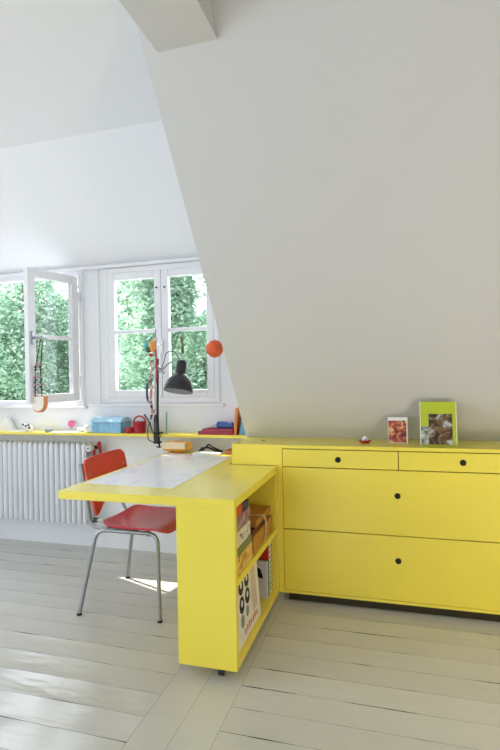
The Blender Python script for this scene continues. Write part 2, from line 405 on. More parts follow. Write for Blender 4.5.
# ------------------------------------------------------------------ desk with book shelf
Y0, Y1, X0, X1, DZ, DT = 1.9, 2.66, -.8806, -.6261, .74, .037
desk = thing('desk', 'yellow desk on castors with open book shelf under its right end', 'desk', (-1.04, 2.4, 0))
mb = MB().prism([(-1.45, Y0, DZ-DT), (X1, Y0, DZ-DT), (X1, Y1, DZ-DT), (-.905, Y1, DZ-DT), (-.905, 3.12, DZ-DT), (-1.45, 3.12, DZ-DT)], (0, 0, DT))
d = mb.build('desktop', M['yellow'], desk)
bv = d.modifiers.new('bevel', 'BEVEL'); bv.width = .002; bv.segments = 2
pt = .03; zb = .05
bx((X0, Y0+.001, zb), (X1, Y0+pt, DZ-DT), .0015).build('end_panel', M['yellow'], desk)
bx((X0, Y1-pt, zb), (X1, Y1, DZ-DT), .0015).build('end_panel', M['yellow'], desk)
bx((X0, Y0+pt, zb), (X0+.016, Y1-pt, DZ-DT), .001).build('back_panel', M['yellow'], desk)
bx((X0+.016, Y0+pt, zb), (X1, Y1-pt, zb+.03), .0015).build('bottom_board', M['yellow'], desk)
SH = .380
bx((X0+.016, Y0+pt, SH), (X1, Y1-pt, SH+.03), .0015).build('shelf_board', M['yellow'], desk)
for (cx, cy) in ((-.71, 1.95), (-.70, 2.58), (-.81, 2.58)):
    c = bx((cx-.018, cy-.018, .042), (cx+.018, cy+.018, .05), .001).build('castor', M['black'], desk)
    MB().lathe([(.012, -.012), (.022, -.010), (.022, .010), (.012, .012)], (cx, cy, .022), 'x', 16).build('wheel', M['rubber'], c, True)

# ------------------------------------------------------------------ dresser
D0, D1, DR = 2.665, 2.9935, .655
dr = thing('dresser', 'long low yellow chest of drawers against the sloping wall', 'dresser', (0, 2.83, 0))
bx((-.597, D0, .8352), (DR, D1, .8542), .0015).build('top_board', M['yellow'], dr)
bx((-.597, D0, .05), (DR, D1, .066), .0015).build('bottom_board', M['yellow'], dr)
bx((DR-.02, D0, .066), (DR, D1, .8352), .0015).build('side_panel', M['yellow'], dr)
bx((-.597, D0+.022, .066), (DR-.02, D1, .8352)).build('carcass', M['gap_shade'], dr, label='shade behind the drawer fronts, painted dark')
bx((-.8854, D0, .7405), (-.5975, D1, .8545), .002).build('end_box', M['yellow'], dr)
bx((-.6255, D0, .05), (-.5975, D1, .7405), .001).build('side_panel', M['yellow'], dr)
bx((-.58, D0+.035, 0), (DR-.05, D1-.03, .05)).build('shade_plinth', M['gap_shade'], dr)  # coloured near-black to stand in for the shadow under the dresser
def drawer(a0, a1, q0, q1, kx, kz):
    f = bx((a0, D0-.001, q0), (a1, D0+.019, q1), .0012).build('drawer', M['yellow'], dr)
    MB().lathe([(.0, -.0008), (.0125, -.0008), (.0135, -.003), (.015, -.003), (.0155, .001)], (kx, D0-.001, kz), 'y', 20).build('finger_pull', M['black'], f, True)
g = .0022
drawer(-.597+g, .010-g, .7361+g, .8335-g, -.296, .782)
drawer(.010+g, DR-.02-g, .7361+g, .8335-g, .317, .785)
drawer(-.597+g, DR-.02-g, .3998+g, .7361-g, .003, .605)
drawer(-.597+g, DR-.02-g, .066+g, .3998-g, .001, .272)
MB().lathe([(0, 0), (.012, 0), (.012, .0015), (.009, .002), (0, .002)], (-.741, 2.809, .8545), 'z', 16).build('cable_hole', M['gap_shade'], dr, True, 'small dark round hole in the raised end box')

# things on the dresser
t = thing('postcard', 'small orange and red picture card standing on the dresser', 'card', (.01, 2.824, .8542))
tilt = Matrix.Rotation(math.radians(-6), 3, 'X')
def leaner(name, m, x0, x1, z0, z1, y, th, par, piv, off=0.):
    return bx((x0, y-off, z0), (x1, y-off+th, z1)).rotate(tilt, piv).build(name, m, par)
zt = .8542
M['autumn'] = ramp_mat('autumn_picture', [(.32, (.05, .01, .01)), (.43, (.34, .03, .02)), (.52, (.55, .16, .03)), (.62, (.70, .46, .20)), (.72, (.80, .72, .55))], 26, .35, distort=1.2, detail=3)
M['portrait'] = ramp_mat('brown_grey_picture', [(.36, (.015, .012, .01)), (.46, (.10, .05, .02)), (.55, (.20, .13, .05)), (.62, (.34, .36, .38)), (.72, (.62, .65, .70))], 24, .3, distort=.8, detail=3)
M['mono'] = ramp_mat('grey_picture', [(.35, (.05, .06, .06)), (.5, (.3, .32, .32)), (.65, (.65, .68, .68))], 45, .3)
M['lime'] = mat('lime_card', (.47, .56, .03), .22, .5)
M['acrylic'] = mat('clear_edge', (.78, .80, .62), .1, .6)
piv = (0, 2.823, zt)
leaner('card', M['paper'], -.040, .062, zt+.001, zt+.140, 2.823, .003, t, piv)
leaner('picture', M['autumn'], -.038, .056, zt+.004, zt+.122, 2.823, .001, t, piv, .001)
leaner('clip', M['black'], .036, .046, zt+.113, zt+.123, 2.823, .003, t, piv, .0045)
bx((.0, 2.827, zt), (.022, 2.86, zt+.004)).build('stand', M['paper'], t)
t = thing('photo_frame', 'upright lime green photo frame on the dresser right of the orange card', 'photo frame', (.21, 2.75, zt))
piv = (0, 2.742, zt)
leaner('board', M['lime'], .126, .298, zt+.002, zt+.228, 2.742, .010, t, piv)
leaner('edge', M['acrylic'], .122, .126, zt+.002, zt+.228, 2.742, .012, t, piv, .001)
leaner('edge', M['acrylic'], .298, .302, zt+.002, zt+.228, 2.742, .012, t, piv, .001)
leaner('photo', M['portrait'], .165, .280, zt+.008, zt+.165, 2.742, .002, t, piv, .002)
leaner('photo', M['mono'], .128, .163, zt+.008, zt+.100, 2.742, .002, t, piv, .002)
bx((.19, 2.755, zt), (.23, 2.81, zt+.004)).build('stand', M['acrylic'], t)
t = thing('trinket_dish', 'tiny red dish with a white lump in it on the dresser', 'dish', (-.163, 2.81, zt))
MB().lathe([(0, .001), (.020, 0), (.032, .012), (.034, .016), (.030, .015), (.018, .006), (0, .005)], (-.163, 2.81, zt), 'z', 24).build('dish', M['redpipe'], t, True)
mb = MB(); [mb.ball((-.163+a, 2.81+b, zt+.017+c), .011, (1, 1, .9), 10, 8) for a, b, c in ((-.009, 0, 0), (.009, .004, 0), (0, -.006, .004), (0, .002, .012))]
mb.build('lump', M['paper'], t, True)

# ------------------------------------------------------------------ sheet on the desk
o = MB().prism([(-1.42, 2.06, DZ+.0003), (-.96, 2.04, DZ+.0003), (-.965, 2.90, DZ+.0003), (-1.43, 2.97, DZ+.0003)], (0, 0, .0012)).build('desk_mat', M['map'])
tag(o, 'large pale printed sheet lying flat on the yellow desktop', 'desk mat')

# ------------------------------------------------------------------ wall shelf under the windows
SZ = .853; SY = 3.06
sh = bx((-3.32, SY, SZ-.02), (XE-.002, YW-.001, SZ), .0015).build('wall_shelf', M['yellow'])
tag(sh, 'long narrow yellow shelf below the windows above the radiator', 'shelf')

# ------------------------------------------------------------------ radiator
rad = thing('radiator', 'white column radiator under the wall shelf', 'radiator', (-2.6, 3.12, 0))
rx1, pitch = -2.128, .0453
for k in range(22):
    x = rx1 - k*pitch; m = MB()
    for yy in (3.085, 3.15):
        m.tube([(x, yy, .20), (x, yy, .205), (x, yy, .215), (x, yy, .755), (x, yy, .77), (x, yy, .778)], [.006, .017, .0195, .0195, .016, .006], 12)
    m.tube([(x, 3.085, .225), (x, 3.15, .225)], .013, 8); m.tube([(x, 3.085, .745), (x, 3.15, .745)], .013, 8)
    m.build('radiator_column', M['radiator'], rad, True)
MB().tube([(rx1-21*pitch-.02, 3.118, .225), (rx1+.02, 3.118, .225)], .018, 12).tube([(rx1-21*pitch-.02, 3.118, .745), (rx1+.02, 3.118, .745)], .018, 12).build('header_pipe', M['radiator'], rad, True)
mb = MB().lathe([(.014, 0), (.022, .006), (.024, .03), (.019, .05), (0, .052)], (rx1+.055, 3.10, .745), 'y', 16, Matrix.Rotation(PI, 3, 'Z'))
v = mb.build('thermostat_valve', M['lampwhite'], rad, True, 'white round thermostat head')
MB().lathe([(.007, 0), (.007, .003), (0, .003)], (rx1+.055, 3.048, .745), 'y', 10, Matrix.Rotation(PI, 3, 'Z')).build('dial_dot', M['black'], v, True)
MB().tube([(rx1+.02, 3.118, .745), (rx1+.085, 3.118, .745)], .012, 10).build('valve_body', M['lampblack'], rad, True)
MB().tube(fillet([(rx1+.055, 3.118, .735), (rx1+.055, 3.118, .665), (rx1+.055, YW-.001, .665)], .02), .011, 10).build('supply_pipe', M['redpipe'], rad, True, 'red pipe')
MB().tube(fillet([(rx1+.085, 3.118, .745), (rx1+.100, 3.118, .79), (rx1+.100, 3.14, .66), (rx1+.100, YW-.001, .66)], .02), .010, 10).build('supply_pipe', M['redpipe'], rad, True, 'thinner red pipe')
MB().tube(fillet([(rx1+.02, 3.118, .225), (rx1+.11, 3.118, .225), (rx1+.11, YW-.001, .225)], .02), .008, 10).build('return_pipe', M['radiator'], rad, True)
MB().lathe([(.0, -.014), (.016, -.014), (.016, .014), (0, .014)], (rx1+.06, 3.118, .225), 'x', 12).build('return_valve', M['lampblack'], rad, True, 'black return valve')
MB().tube([(-3.06, 3.118, 0), (-3.06, 3.118, .205)], [.016, .012], 12).build('foot', M['radiator'], rad, True)
for xx in (-3.05, -2.62, -2.2):
    bx((xx-.012, 3.15, .64), (xx+.012, YW-.0005, .67)).build('wall_bracket', M['radiator'], rad)

# ------------------------------------------------------------------ red chair
ch = thing('chair', 'red plywood chair with tubular steel legs tucked under the desk', 'chair', (-1.38, 2.51, 0))
ym = 2.515
def mir(P): return [Vector((p[0], 2*ym-p[1]-.022*(p[2] < .1), p[2])) for p in P]
near = fillet([(-1.607, 2.258, .006), (-1.532, 2.318, .434), (-1.178, 2.318, .434), (-1.160, 2.290, .006)], .055, 8)
TR = .0105
for nm, P in (('leg_frame', near), ('leg_frame', mir(near))):
    o = MB().tube(P, TR, 12).build(nm, M['steel'], ch, True)
    for q in (P[0], P[-1]): MB().lathe([(.012, 0), (.0135, .002), (.0120, .013)], (q[0], q[1], 0.0), 'z', 12).build('rubber_foot', M['rubber'], o, True)
back = fillet([(-1.30, 2.345, .436), (-1.583, 2.345, .436), (-1.640, 2.345, .775)], .05, 8)
for P in (back, mir(back)): MB().tube(P, TR*.95, 12).build('back_post', M['steel'], ch, True)
for xx in (-1.25, -1.47): MB().tube([(xx, 2.33, .434), (xx, 2*ym-2.33, .434)], .009, 10).build('cross_tube', M['steel'], ch, True)
for yy in (2.36, 2.67): MB().lathe([(.010, 0), (.010, .022)], (-1.25, yy, .408), 'z', 10).build('rubber_buffer', M['rubber'], ch, True)
def rr(u, v, p):   # squircle mapping of the unit square -> rounded outline
    a, b = 2*u-1, 2*v-1
    k = 1-.14*(a*a*b*b)**1.6
    return a*k, b*k
def rrs(u, v):
    a, b = 2*u-1, 2*v-1
    k = 1-.09*(a*a*b*b)**4
    return a*k, b*k
def seat_fn(u, v):
    a, b = rrs(u, v); x = -1.320+a*.195; y = ym + b*(.205+.006*a)
    z = .458 + .010*(b*b) - .006*(1-a*a) - .022*max(0, a-.6)**2/.16 + .012*max(0, -a-.5)**2/.25
    return (x, y, z)
o = MB().grid(seat_fn, 20, 20, (0, 0, -.011)).build('seat', M['redseat'], ch, True)
def back_fn(u, v):
    a, b = rrs(u, v)             # a across (y), b up
    up = (b+1)/2; z = .468 + .337*up + (.10*(1-abs(a)**3.5)*(1-up)**1.5) + .006*a
    y = ym + a*(.165+.025*up)
    x = -1.560-.070*up - .022*(1-a*a)*.8 + .012*(a)  + .018
    return (x, y, z)
o = MB().grid(back_fn, 20, 16, (.012, 0, .002)).build('backrest', M['red'], ch, True)
for a in (-.85, .85):
    for zz in (.60, .72):
        up = (zz-.468)/.337
        MB().lathe([(.0, .004), (.006, .003), (.007, 0)], (-1.560-.070*up-.0175*(1-a*a)+.012*a+.031, ym+a*(.165+.025*up), zz+.006*a), 'x', 10).build('rivet', M['steel'], ch, True)

# ------------------------------------------------------------------ things on the wall shelf
z = SZ
# folded paper, leftmost
o = MB().prism([(-2.93, 3.13, z), (-2.80, 3.15, z), (-2.855, 3.14, z+.10)], (0, .05, 0)).build('folded_paper', M['paper'])
tag(o, 'white folded paper standing like a tent at the left end of the shelf', 'paper')
t = thing('toy_cow', 'small white toy animal with black spots on the wall shelf', 'toy', (-2.61, 3.10, z))
mb = MB().ball((-2.61, 3.10, z+.034), .022, (1.5, .8, .8)).ball((-2.645, 3.10, z+.045), .014, (1.1, .9, .9))
for dx in (-.02, .02):
    for dy in (-.009, .009): mb.tube([(-2.61+dx, 3.10+dy, z), (-2.61+dx, 3.10+dy, z+.03)], .005, 8)
mb.build('body', M['paper'], t, True)
for i, (dx, dz) in enumerate(((-.012, .040), (.010, .047), (.016, .028), (-.042, .05))):
    MB().ball((-2.61+dx, 3.0855 if i < 3 else 3.0905, z+dz), .009, (1, .5, 1), 10, 8).build('spot', M['black'], t, True)
o = MB().lathe([(0, 0), (.028, 0), (.034, .012), (.036, .022), (.031, .021), (.026, .006), (0, .005)], (-2.44, 3.10, z), 'z', 20).build('glass_dish', mat('grey_glass', (.35, .42, .46), .12, .6), smooth=True)
tag(o, 'small grey-blue glass dish on the shelf right of the spotted toy', 'dish')
rd = random.Random(3)
for i, (x0, x1, y0, y1, dz, lab) in enumerate(((-2.78, -2.66, 3.07, 3.18, .002, 'white paper sheet on the shelf between tent-folded paper and spotted toy'), (-2.41, -2.19, 3.068, 3.19, .003, 'white paper sheet lying on the shelf left of the blue chest'))):
    def fn(u, v, x0=x0, x1=x1, y0=y0, y1=y1): return (x0+(x1-x0)*u+.02*v, y0+(y1-y0)*v, z+.0012+.010*abs(math.sin(3.1*u))*v*u)
    tag(MB().grid(fn, 10, 6, (0, 0, -.0010)).build('paper_sheet', M['paper'], smooth=True), lab, 'paper')
t = thing('paper_flower', 'small pink flower ornament on the shelf above the radiator', 'ornament', (-2.295, 3.17, z+.012))
mb = MB()
for k in range(6):
    a = k*PI/3; mb.ball((-2.295+.016*math.cos(a), 3.17, z+.052+.014*math.sin(a)), .013, (1, .6, 1), 10, 8)
mb.build('petals', mat('pink_petals', (.75, .12, .26), .6), t, True)
MB().tube([(-2.295, 3.175, z+.012), (-2.295, 3.172, z+.05)], .003, 6).build('stem', mat('stem_green', (.2, .35, .12), .6), t, True)
M['tissue'] = mat('white_tissue', (.80, .82, .86), .7)
def crumple(c, r, s):
    r2 = random.Random(s); bm = bmesh.new(); bmesh.ops.create_icosphere(bm, subdivisions=2, radius=1)
    for v in bm.verts: v.co = Vector((v.co.x*r[0], v.co.y*r[1], max(-.6, v.co.z)*r[2]))*r2.uniform(.75, 1.12)
    zmin = min(v.co.z for v in bm.verts)
    for v in bm.verts: v.co += Vector((c[0], c[1], c[2]-zmin))
    m = MB(); m.bm.free(); m.bm = bm; return m
tag(crumple((-2.105, 3.11, z), (.045, .035, .032), 5).build('crumpled_tissue', M['tissue']), 'crumpled white tissue on the shelf touching the left of the blue chest', 'tissue')
tag(crumple((-2.175, 3.10, z+.0045), (.022, .025, .018), 8).build('crumpled_tissue', mat('pale_blue_tissue', (.6, .68, .78), .7)), 'smaller pale blue crumpled tissue on the shelf', 'tissue')
# blue domed chest
t = thing('chest', 'light blue toy chest with a domed lid on the shelf', 'box', (-1.94, 3.11, z))
M['bluebox'] = mat('blue_tin', (.22, .48, .68), .5, noise=.22, nscale=40)
M['bluelid'] = mat('pale_blue_lid', (.42, .68, .82), .4, noise=.08, nscale=30)
bx((-2.055, 3.068, z), (-1.825, 3.196, z+.075), .004).build('body', M['bluebox'], t)
P = [(-2.06, 3.132+.070*math.cos(a), z+.0755+.032*math.sin(a)) for a in [PI*i/12 for i in range(13)]]
MB().prism(P, (.24, 0, 0)).build('lid', M['bluelid'], t)
bx((-1.95, 3.0605, z+.062), (-1.93, 3.0675, z+.072), .001).build('clasp', M['steel'], t)
t = thing('pot', 'small round dark red pot between the blue chest and red bucket', 'pot', (-1.775, 3.10, z))
MB().lathe([(0, 0), (.028, 0), (.032, .006), (.032, .030), (0, .030)], (-1.775, 3.10, z), 'z', 20).build('pot_body', M['redpipe'], t, True)
MB().lathe([(.0335, .0305), (.0335, .038), (.01, .042), (0, .042)], (-1.775, 3.10, z), 'z', 20).build('lid', M['redpipe'], t, True)
t = thing('toy_bucket', 'small crimson bucket with raised handle on the shelf left of lamp', 'bucket', (-1.695, 3.10, z))
M['crimson'] = mat('crimson_plastic', (.44, .012, .035), .3)
MB().lathe([(0, 0), (.038, 0), (.048, .075), (.050, .078), (.045, .078), (.036, .006), (0, .006)], (-1.695, 3.10, z), 'z', 24).build('bucket_body', M['crimson'], t, True)
MB().tube([Vector((-1.695, 3.10, z+.072))+Vector((.046*math.cos(a), 0, .045*math.sin(a))) for a in [PI*i/14 for i in range(15)]], .006, 8).build('handle', M['crimson'], t, True)
# ------------------------------------------------------------------ clamp lamp
LX, LY = -1.540, 3.045
lamp = thing('clamp_lamp', 'black dome desk lamp on a post clamped to the shelf edge', 'lamp', (LX, LY, z))
mb = bx((LX-.018, LY-.012, z), (LX+.018, LY+.06, z+.012), .002).box((LX-.018, LY-.012, z-.062), (LX+.018, LY+.0, z+.012), .002).box((LX-.018, LY-.012, z-.062), (LX+.018, LY+.045, z-.050), .002)
mb.build('clamp', M['lampblack'], lamp)
MB().tube([(LX, LY+.035, z-.095), (LX, LY+.035, z-.0205)], .006, 8).lathe([(.014, 0), (.014, .006)], (LX, LY+.035, z-.0265), 'z', 12).tube([(LX-.02, LY+.035, z-.09), (LX+.02, LY+.035, z-.09)], .004, 6).build('clamp_screw', M['lampblack'], lamp, True)
MB().lathe([(.019, 0), (.017, .10), (.012, .12)], (LX, LY, z+.012), 'z', 14).build('socket', M['lampblack'], lamp, True)
for dx, mm in ((-.009, 'lampwhite'), (.009, 'lampblack')):
    MB().tube([(LX+dx, LY, z+.05), (LX+.010+dx, LY, 1.36)], .0078, 8).build('post', M[mm], lamp, True)
MB().tube([(LX+.008, LY, 1.34), (LX+.006, LY, 1.56)], [.008, .005], 8).build('post_tip', M['steel'], lamp, True)
hc = Vector((-1.325, 2.93, 1.142))      # centre of shade rim
MB().tube([(LX+.012, LY, 1.30), (LX+.07, LY-.02, 1.265)], .012, 10).ball((LX+.012, LY, 1.305), .018).build('joint', M['steel'], lamp, True)
MB().tube(fillet([(LX+.05, LY-.016, 1.275), (LX+.12, LY-.04, 1.33), (hc.x, hc.y+.02, 1.345)], .04), .006, 8).build('arm', M['steel'], lamp, True)
tl = Matrix.Rotation(math.radians(3), 3, 'Y') @ Matrix.Rotation(math.radians(-14), 3, 'X')
prof = [(.093, 0), (.094, .004), (.090, .03), (.078, .065), (.055, .098), (.038, .112), (.036, .118), (.034, .19), (.026, .203), (.0, .205)]
s = MB().lathe(prof[:6]+[(.034, .110), (.052, .095), (.075, .062), (.087, .03), (.0905, .001)], hc, 'z', 36, tl)
# (no caps needed: the profile closes on itself)
s.build('lamp_shade', M['lampblack'], lamp, True)
MB().lathe([(.0895, .002), (.0855, .03), (.0735, .062), (.050, .094), (.030, .106), (0, .107)], hc, 'z', 36, tl).build('shade_lining', M['lampwhite'], lamp, True, 'white inside of the shade')
MB().lathe([(.038, .109), (.038, .114), (.034, .118), (.034, .19), (.026, .203), (0, .205)], hc, 'z', 24, tl).build('lamp_neck', M['lampblack'], lamp, True)
MB().ball(hc+tl @ Vector((0, 0, .055)), .028).build('bulb', M['lampwhite'], lamp, True)
cab = [(hc.x+.012, hc.y, 1.352)] + [(-1.40-.02*math.cos(a), 2.96, 1.375+.035*math.sin(a)) for a in [PI*i/8 for i in range(9)]][::1]
MB().tube(fillet([(hc.x+.012, hc.y, 1.345), (-1.345, 2.95, 1.40), (-1.42, 2.96, 1.40), (-1.44, 2.97, 1.33), (LX+.03, LY, 1.27)], .03), .003, 6).build('cable', M['lampblack'], lamp, True)
MB().tube(fillet([(LX-.004, LY-.014, 1.02), (LX-.03, LY-.02, .96), (LX-.055, LY-.02, .90), (LX-.05, LY-.03, .82), (LX-.01, LY-.02, .80)], .02), .0035, 6).build('cable', M['lampblack'], lamp, True)
# things tied to the lamp post
t = thing('bead_strand', 'long strand of pink, white and black beads hanging down the lamp post', 'beads', (LX, LY-.02, 1.0))
rd = random.Random(7); mats = [mat('rose_bead', (.62, .22, .24), .4), M['paper'], M['black'], mat('blush_bead', (.78, .55, .52), .4), mat('slate_bead', (.16, .18, .26), .4)]
P = [Vector((LX-.020+.006*math.sin(k*.7), LY-.030-.004*math.cos(k), 1.335-.0155*k)) for k in range(26)]
MB().tube(P, .0015, 5).build('bead_cord', M['black'], t)
for k, p in enumerate(P): MB().ball(p, rd.uniform(.008, .0118), (1, 1, .85), 8, 6).build('bead', mats[rd.choice((0, 0, 1, 3, 3, 2, 4))], t, True)
t = thing('hanging_charm', 'orange and teal bundle of charms tied near the top of the lamp post', 'ornament', (LX-.01, LY-.02, 1.40))
oy = LY-.026
MB().ball((LX-.004, oy, 1.44), .027, (.9, .6, 1.5), 12, 8).build('charm', mat('orange_felt', (.78, .30, .06), .7), t, True)
MB().ball((LX-.036, oy-.002, 1.42), .022, (1, .7, 1), 12, 8).build('charm', mat('dark_green_bead', (.01, .10, .06), .3), t, True, 'dark green bead')
MB().ball((LX-.052, oy, 1.45), .016, (1, .6, 1.3), 12, 8).build('charm', mat('teal_bead', (.08, .42, .46), .4), t, True, 'teal bead')
MB().ball((LX-.02, oy, 1.385), .016, (1.1, .6, .8), 12, 8).build('charm', M['redpipe'], t, True, 'dark red bead')
MB().ball((LX+.016, oy, 1.485), .012, (1.6, .5, .7), 12, 8).build('charm', mat('pale_pink_felt', (.75, .5, .42), .7), t, True, 'pink felt piece')
MB().tube([(LX+.016, oy, 1.42), (LX+.02, oy, 1.36), (LX+.022, oy, 1.27), (LX+.018, oy, 1.20)], [.006, .007, .006, .003], 6).build('ribbon', mat('red_ribbon', (.48, .03, .06), .6), t, True)
mb = MB()
for k in range(3):
    c = Vector((LX-.045, LY-.018, 1.14)); mb.tube([c+Vector((.018*math.cos(a)*(1-.15*k), .005*k, (.075-.012*k)*math.sin(a))) for a in [2*PI*i/20 for i in range(21)]], .003, 6)
mb.tube([(LX-.045, LY-.018, 1.213), (LX-.01, LY-.010, 1.225)], .003, 6)
tag(mb.build('coiled_cord', mat('grey_cord', (.12, .14, .2), .5), smooth=True), 'dark grey coiled cord hanging on the lamp post', 'cord')
mb = MB().tube([(LX-.105, LY+.03, .985), (LX-.065, LY+.03, .925), (LX-.045, LY+.035, .8535)], [.007, .007, .003], 8)
tag(mb.build('marker_pen', mat('slate_plastic', (.05, .07, .11), .35), smooth=True), 'dark pen leaning beside the foot of the lamp post', 'pen')
o = MB().tube([(LX+.05, LY+.045, z), (LX+.052, LY+.05, z+.145)], .005, 8).build('pencil', mat('teal_pencil', (.14, .34, .42), .4), smooth=True)
tag(o, 'thin teal pencil standing upright right of the lamp post', 'pencil')

# ------------------------------------------------------------------ shelf, right end: book pile
def slab(name, lo, hi, m, lab, cat, rz=0, pages=False, bev=.002):
    if not pages:
        mb = bx(lo, hi, bev)
        if rz: mb.rotate(Matrix.Rotation(rz, 3, 'Z'), ((lo[0]+hi[0])/2, (lo[1]+hi[1])/2, 0))
        return tag(mb.build(name, m), lab, cat)
    c = ((lo[0]+hi[0])/2, (lo[1]+hi[1])/2, lo[2]); t = thing(name, lab, cat, c); Rz = Matrix.Rotation(rz, 3, 'Z')
    k = .003
    bx(lo, (hi[0], hi[1], lo[2]+k)).box((lo[0], lo[1], hi[2]-k), hi).box((lo[0], lo[1], lo[2]+k), (hi[0], lo[1]+k, hi[2]-k)).rotate(Rz, c).build('cover', m, t)
    bx((lo[0]+.003, lo[1]+k+.0002, lo[2]+k+.0002), (hi[0]-.003, hi[1]-.004, hi[2]-k-.0002)).rotate(Rz, c).build('pages', M['paper'], t)
    return t
slab('book', (-1.25, 3.065, z), (-1.012, 3.19, z+.022), mat('maroon_cover', (.30, .02, .04), .4), 'maroon book lying at the bottom of the pile on the shelf', 'book', 0, True)
slab('book', (-1.225, 3.075, z+.0225), (-1.015, 3.185, z+.037), mat('dark_red_cover', (.46, .04, .07), .4), 'thin red book on top of the maroon book on the shelf', 'book', .03, True)
t = thing('pencil_case', 'blue pencil case on top of the red books on the shelf', 'pencil case', (-1.07, 3.115, z+.0375))
MB().tube([(-1.135, 3.115, z+.0595), (-1.13, 3.115, z+.0595), (-1.03, 3.115, z+.0605), (-1.022, 3.115, z+.0605)], [.012, .022, .022, .012], 16).build('case_body', mat('blue_fabric', (.05, .12, .36), .7, noise=.3, nscale=40), t, True)
MB().tube([(-1.125, 3.113, z+.0822), (-1.035, 3.113, z+.0832)], .0025, 6).build('zip', M['steel'], t, True)
mb = MB().grid(lambda u, v: (-1.225+.10*u, 3.085+.08*v, z+.0385+.035*u*u), 8, 4, (0, 0, -.001))
tag(mb.build('paper_sheet', mat('grey_paper', (.45, .5, .6), .5), smooth=True), 'curled grey-blue paper on the red book against the pencil case', 'paper')
mb = bx((-1.004, 3.065, z+.001), (-.986, 3.19, z+.178), .002).rotate(Matrix.Rotation(math.radians(5), 3, 'Y'), (-1.004, 3.12, z+.001))
tag(mb.build('book', mat('orange_cover', (.72, .20, .035), .4)), 'tall orange book standing upright at the right end of the shelf', 'book')
mb = MB().prism([(-.972, 3.08, z), (-.925, 3.08, z), (-.938, 3.08, z+.12), (-.95, 3.08, z+.12)], (0, .08, 0))
tag(mb.build('book', mat('pale_blue_cover', (.16, .36, .52), .4)), 'blue wedge-shaped book stand right of the orange book', 'book stand')

# orange ball on a thread from the dormer ceiling
bxp = Vector((-1.062, 2.9, 1.405))
t = thing('hanging_ball', 'orange ball ornament hanging by the closed window', 'ornament', (bxp.x, bxp.y, bxp.z-.056))
bm = bmesh.new(); bmesh.ops.create_icosphere(bm, subdivisions=2, radius=.056)
for v in bm.verts: v.co += bxp
mb = MB(); mb.bm.free(); mb.bm = bm
mb.build('ball', mat('orange_paper', (.70, .10, .02), .5, noise=.2, nscale=25), t)
ztop = 2.055 + (YW-2.9)*(ZC-2.055)/(YW-2.43)
MB().tube([(bxp.x, bxp.y, bxp.z+.054), (bxp.x, bxp.y, ztop)], .0007, 5).build('thread', M['paper'], t, True)

# ------------------------------------------------------------------ under the shelf, on the desk
zd = DZ+.0002
t = thing('pouch', 'orange see-through pouch on the far end of the desk', 'pouch', (-1.37, 3.0, DZ))
M['orange'] = mat('orange_vinyl', (.76, .33, .04), .25, .6, noise=.2, nscale=20)
def pouch_fn(u, v):
    a = 2*PI*v; w = math.sin(PI*min(1, max(0, u)))**.25 if 0 < u < 1 else .25
    x = -1.495+.215*u; ry = .045*w; rz = .036*w
    ca, sa = math.cos(a), math.sin(a); sq = lambda t: math.copysign(abs(t)**.6, t)
    return (x, 3.03+ry*sq(ca), DZ+.0385+rz*sq(sa))
bm = bmesh.new(); nu, nv = 14, 20
rows = [[bm.verts.new(pouch_fn(i/nu, j/nv)) for j in range(nv)] for i in range(nu+1)]
for i in range(nu):
    for j in range(nv): bm.faces.new((rows[i][j], rows[i+1][j], rows[i+1][(j+1) % nv], rows[i][(j+1) % nv]))
bm.faces.new(rows[0][::-1]); bm.faces.new(rows[-1])
for v in bm.verts: v.co.z = max(v.co.z, DZ+.0018)
mb = MB(); mb.bm.free(); mb.bm = bm; mb.build('pouch_body', M['orange'], t, True)
mb = bx((-1.475, 2.9835, DZ+.026), (-1.31, 2.9855, DZ+.068), .001).build('label_panel', mat('cream_panel', (.80, .66, .42), .3), t, label='pale cream front panel')
mb = MB()
mb.tube([(-1.235, 3.05, zd+.008), (-1.21, 3.03, zd+.03), (-1.17, 3.04, zd+.034), (-1.12, 3.03, zd+.016), (-1.08, 3.06, zd+.008)], .007, 8)
mb.tube([(-1.225, 3.07, zd+.007), (-1.18, 3.07, zd+.05), (-1.14, 3.06, zd+.03), (-1.10, 3.08, zd+.007)], .006, 8)
tag(mb.build('power_cable', M['black'], smooth=True), 'black tangled cable lying on the desk under the shelf', 'cable')
slab('notebook', (-1.24, 2.945, DZ+.0003), (-1.06, 3.01, DZ+.010), M['paper'], 'white notepad on the desk in front of the black cable', 'notepad', .03)
t = slab('book', (-1.045, 3.0, DZ+.0003), (-.93, 3.11, DZ+.022), mat('rust_cover', (.45, .16, .05), .5), 'rust brown book lying on the desk beside the raised end box', 'book', 0, True)

# ------------------------------------------------------------------ inside the desk's shelves
zs = SH+.03+.0003
xi, xo = X0+.02, X1-.006
M['puzzle'] = ramp_mat('patterned_wood_box', [(.3, (.50, .24, .04)), (.5, (.68, .40, .08)), (.7, (.72, .52, .16))], 40, .5, 'voronoi')
M['olive'] = mat('olive_cover', (.17, .19, .07), .5)
M['cream'] = ramp_mat('cream_cover', [(.36, (.10, .09, .06)), (.42, (.62, .58, .44)), (.8, (.72, .68, .54))], 26, .5, stretch=(1, 1, 2.2))
M['purple'] = ramp_mat('purple_patterned', [(.3, (.10, .03, .07)), (.5, (.26, .09, .16)), (.66, (.45, .38, .32))], 24, .45)
M['bluebk'] = mat('blue_cover', (.05, .16, .30), .45)
yA, yB = Y0+pt+.004, 2.17
slab('box', (xi+.03, yA, zs), (xo, yB, zs+.078), M['puzzle'], 'orange patterned wooden box at bottom of the stack in the desk shelf', 'box')
slab('book', (xi+.035, yA, zs+.0785), (xo-.002, yB-.006, zs+.112), M['olive'], 'olive green book lying on the orange patterned box', 'book')
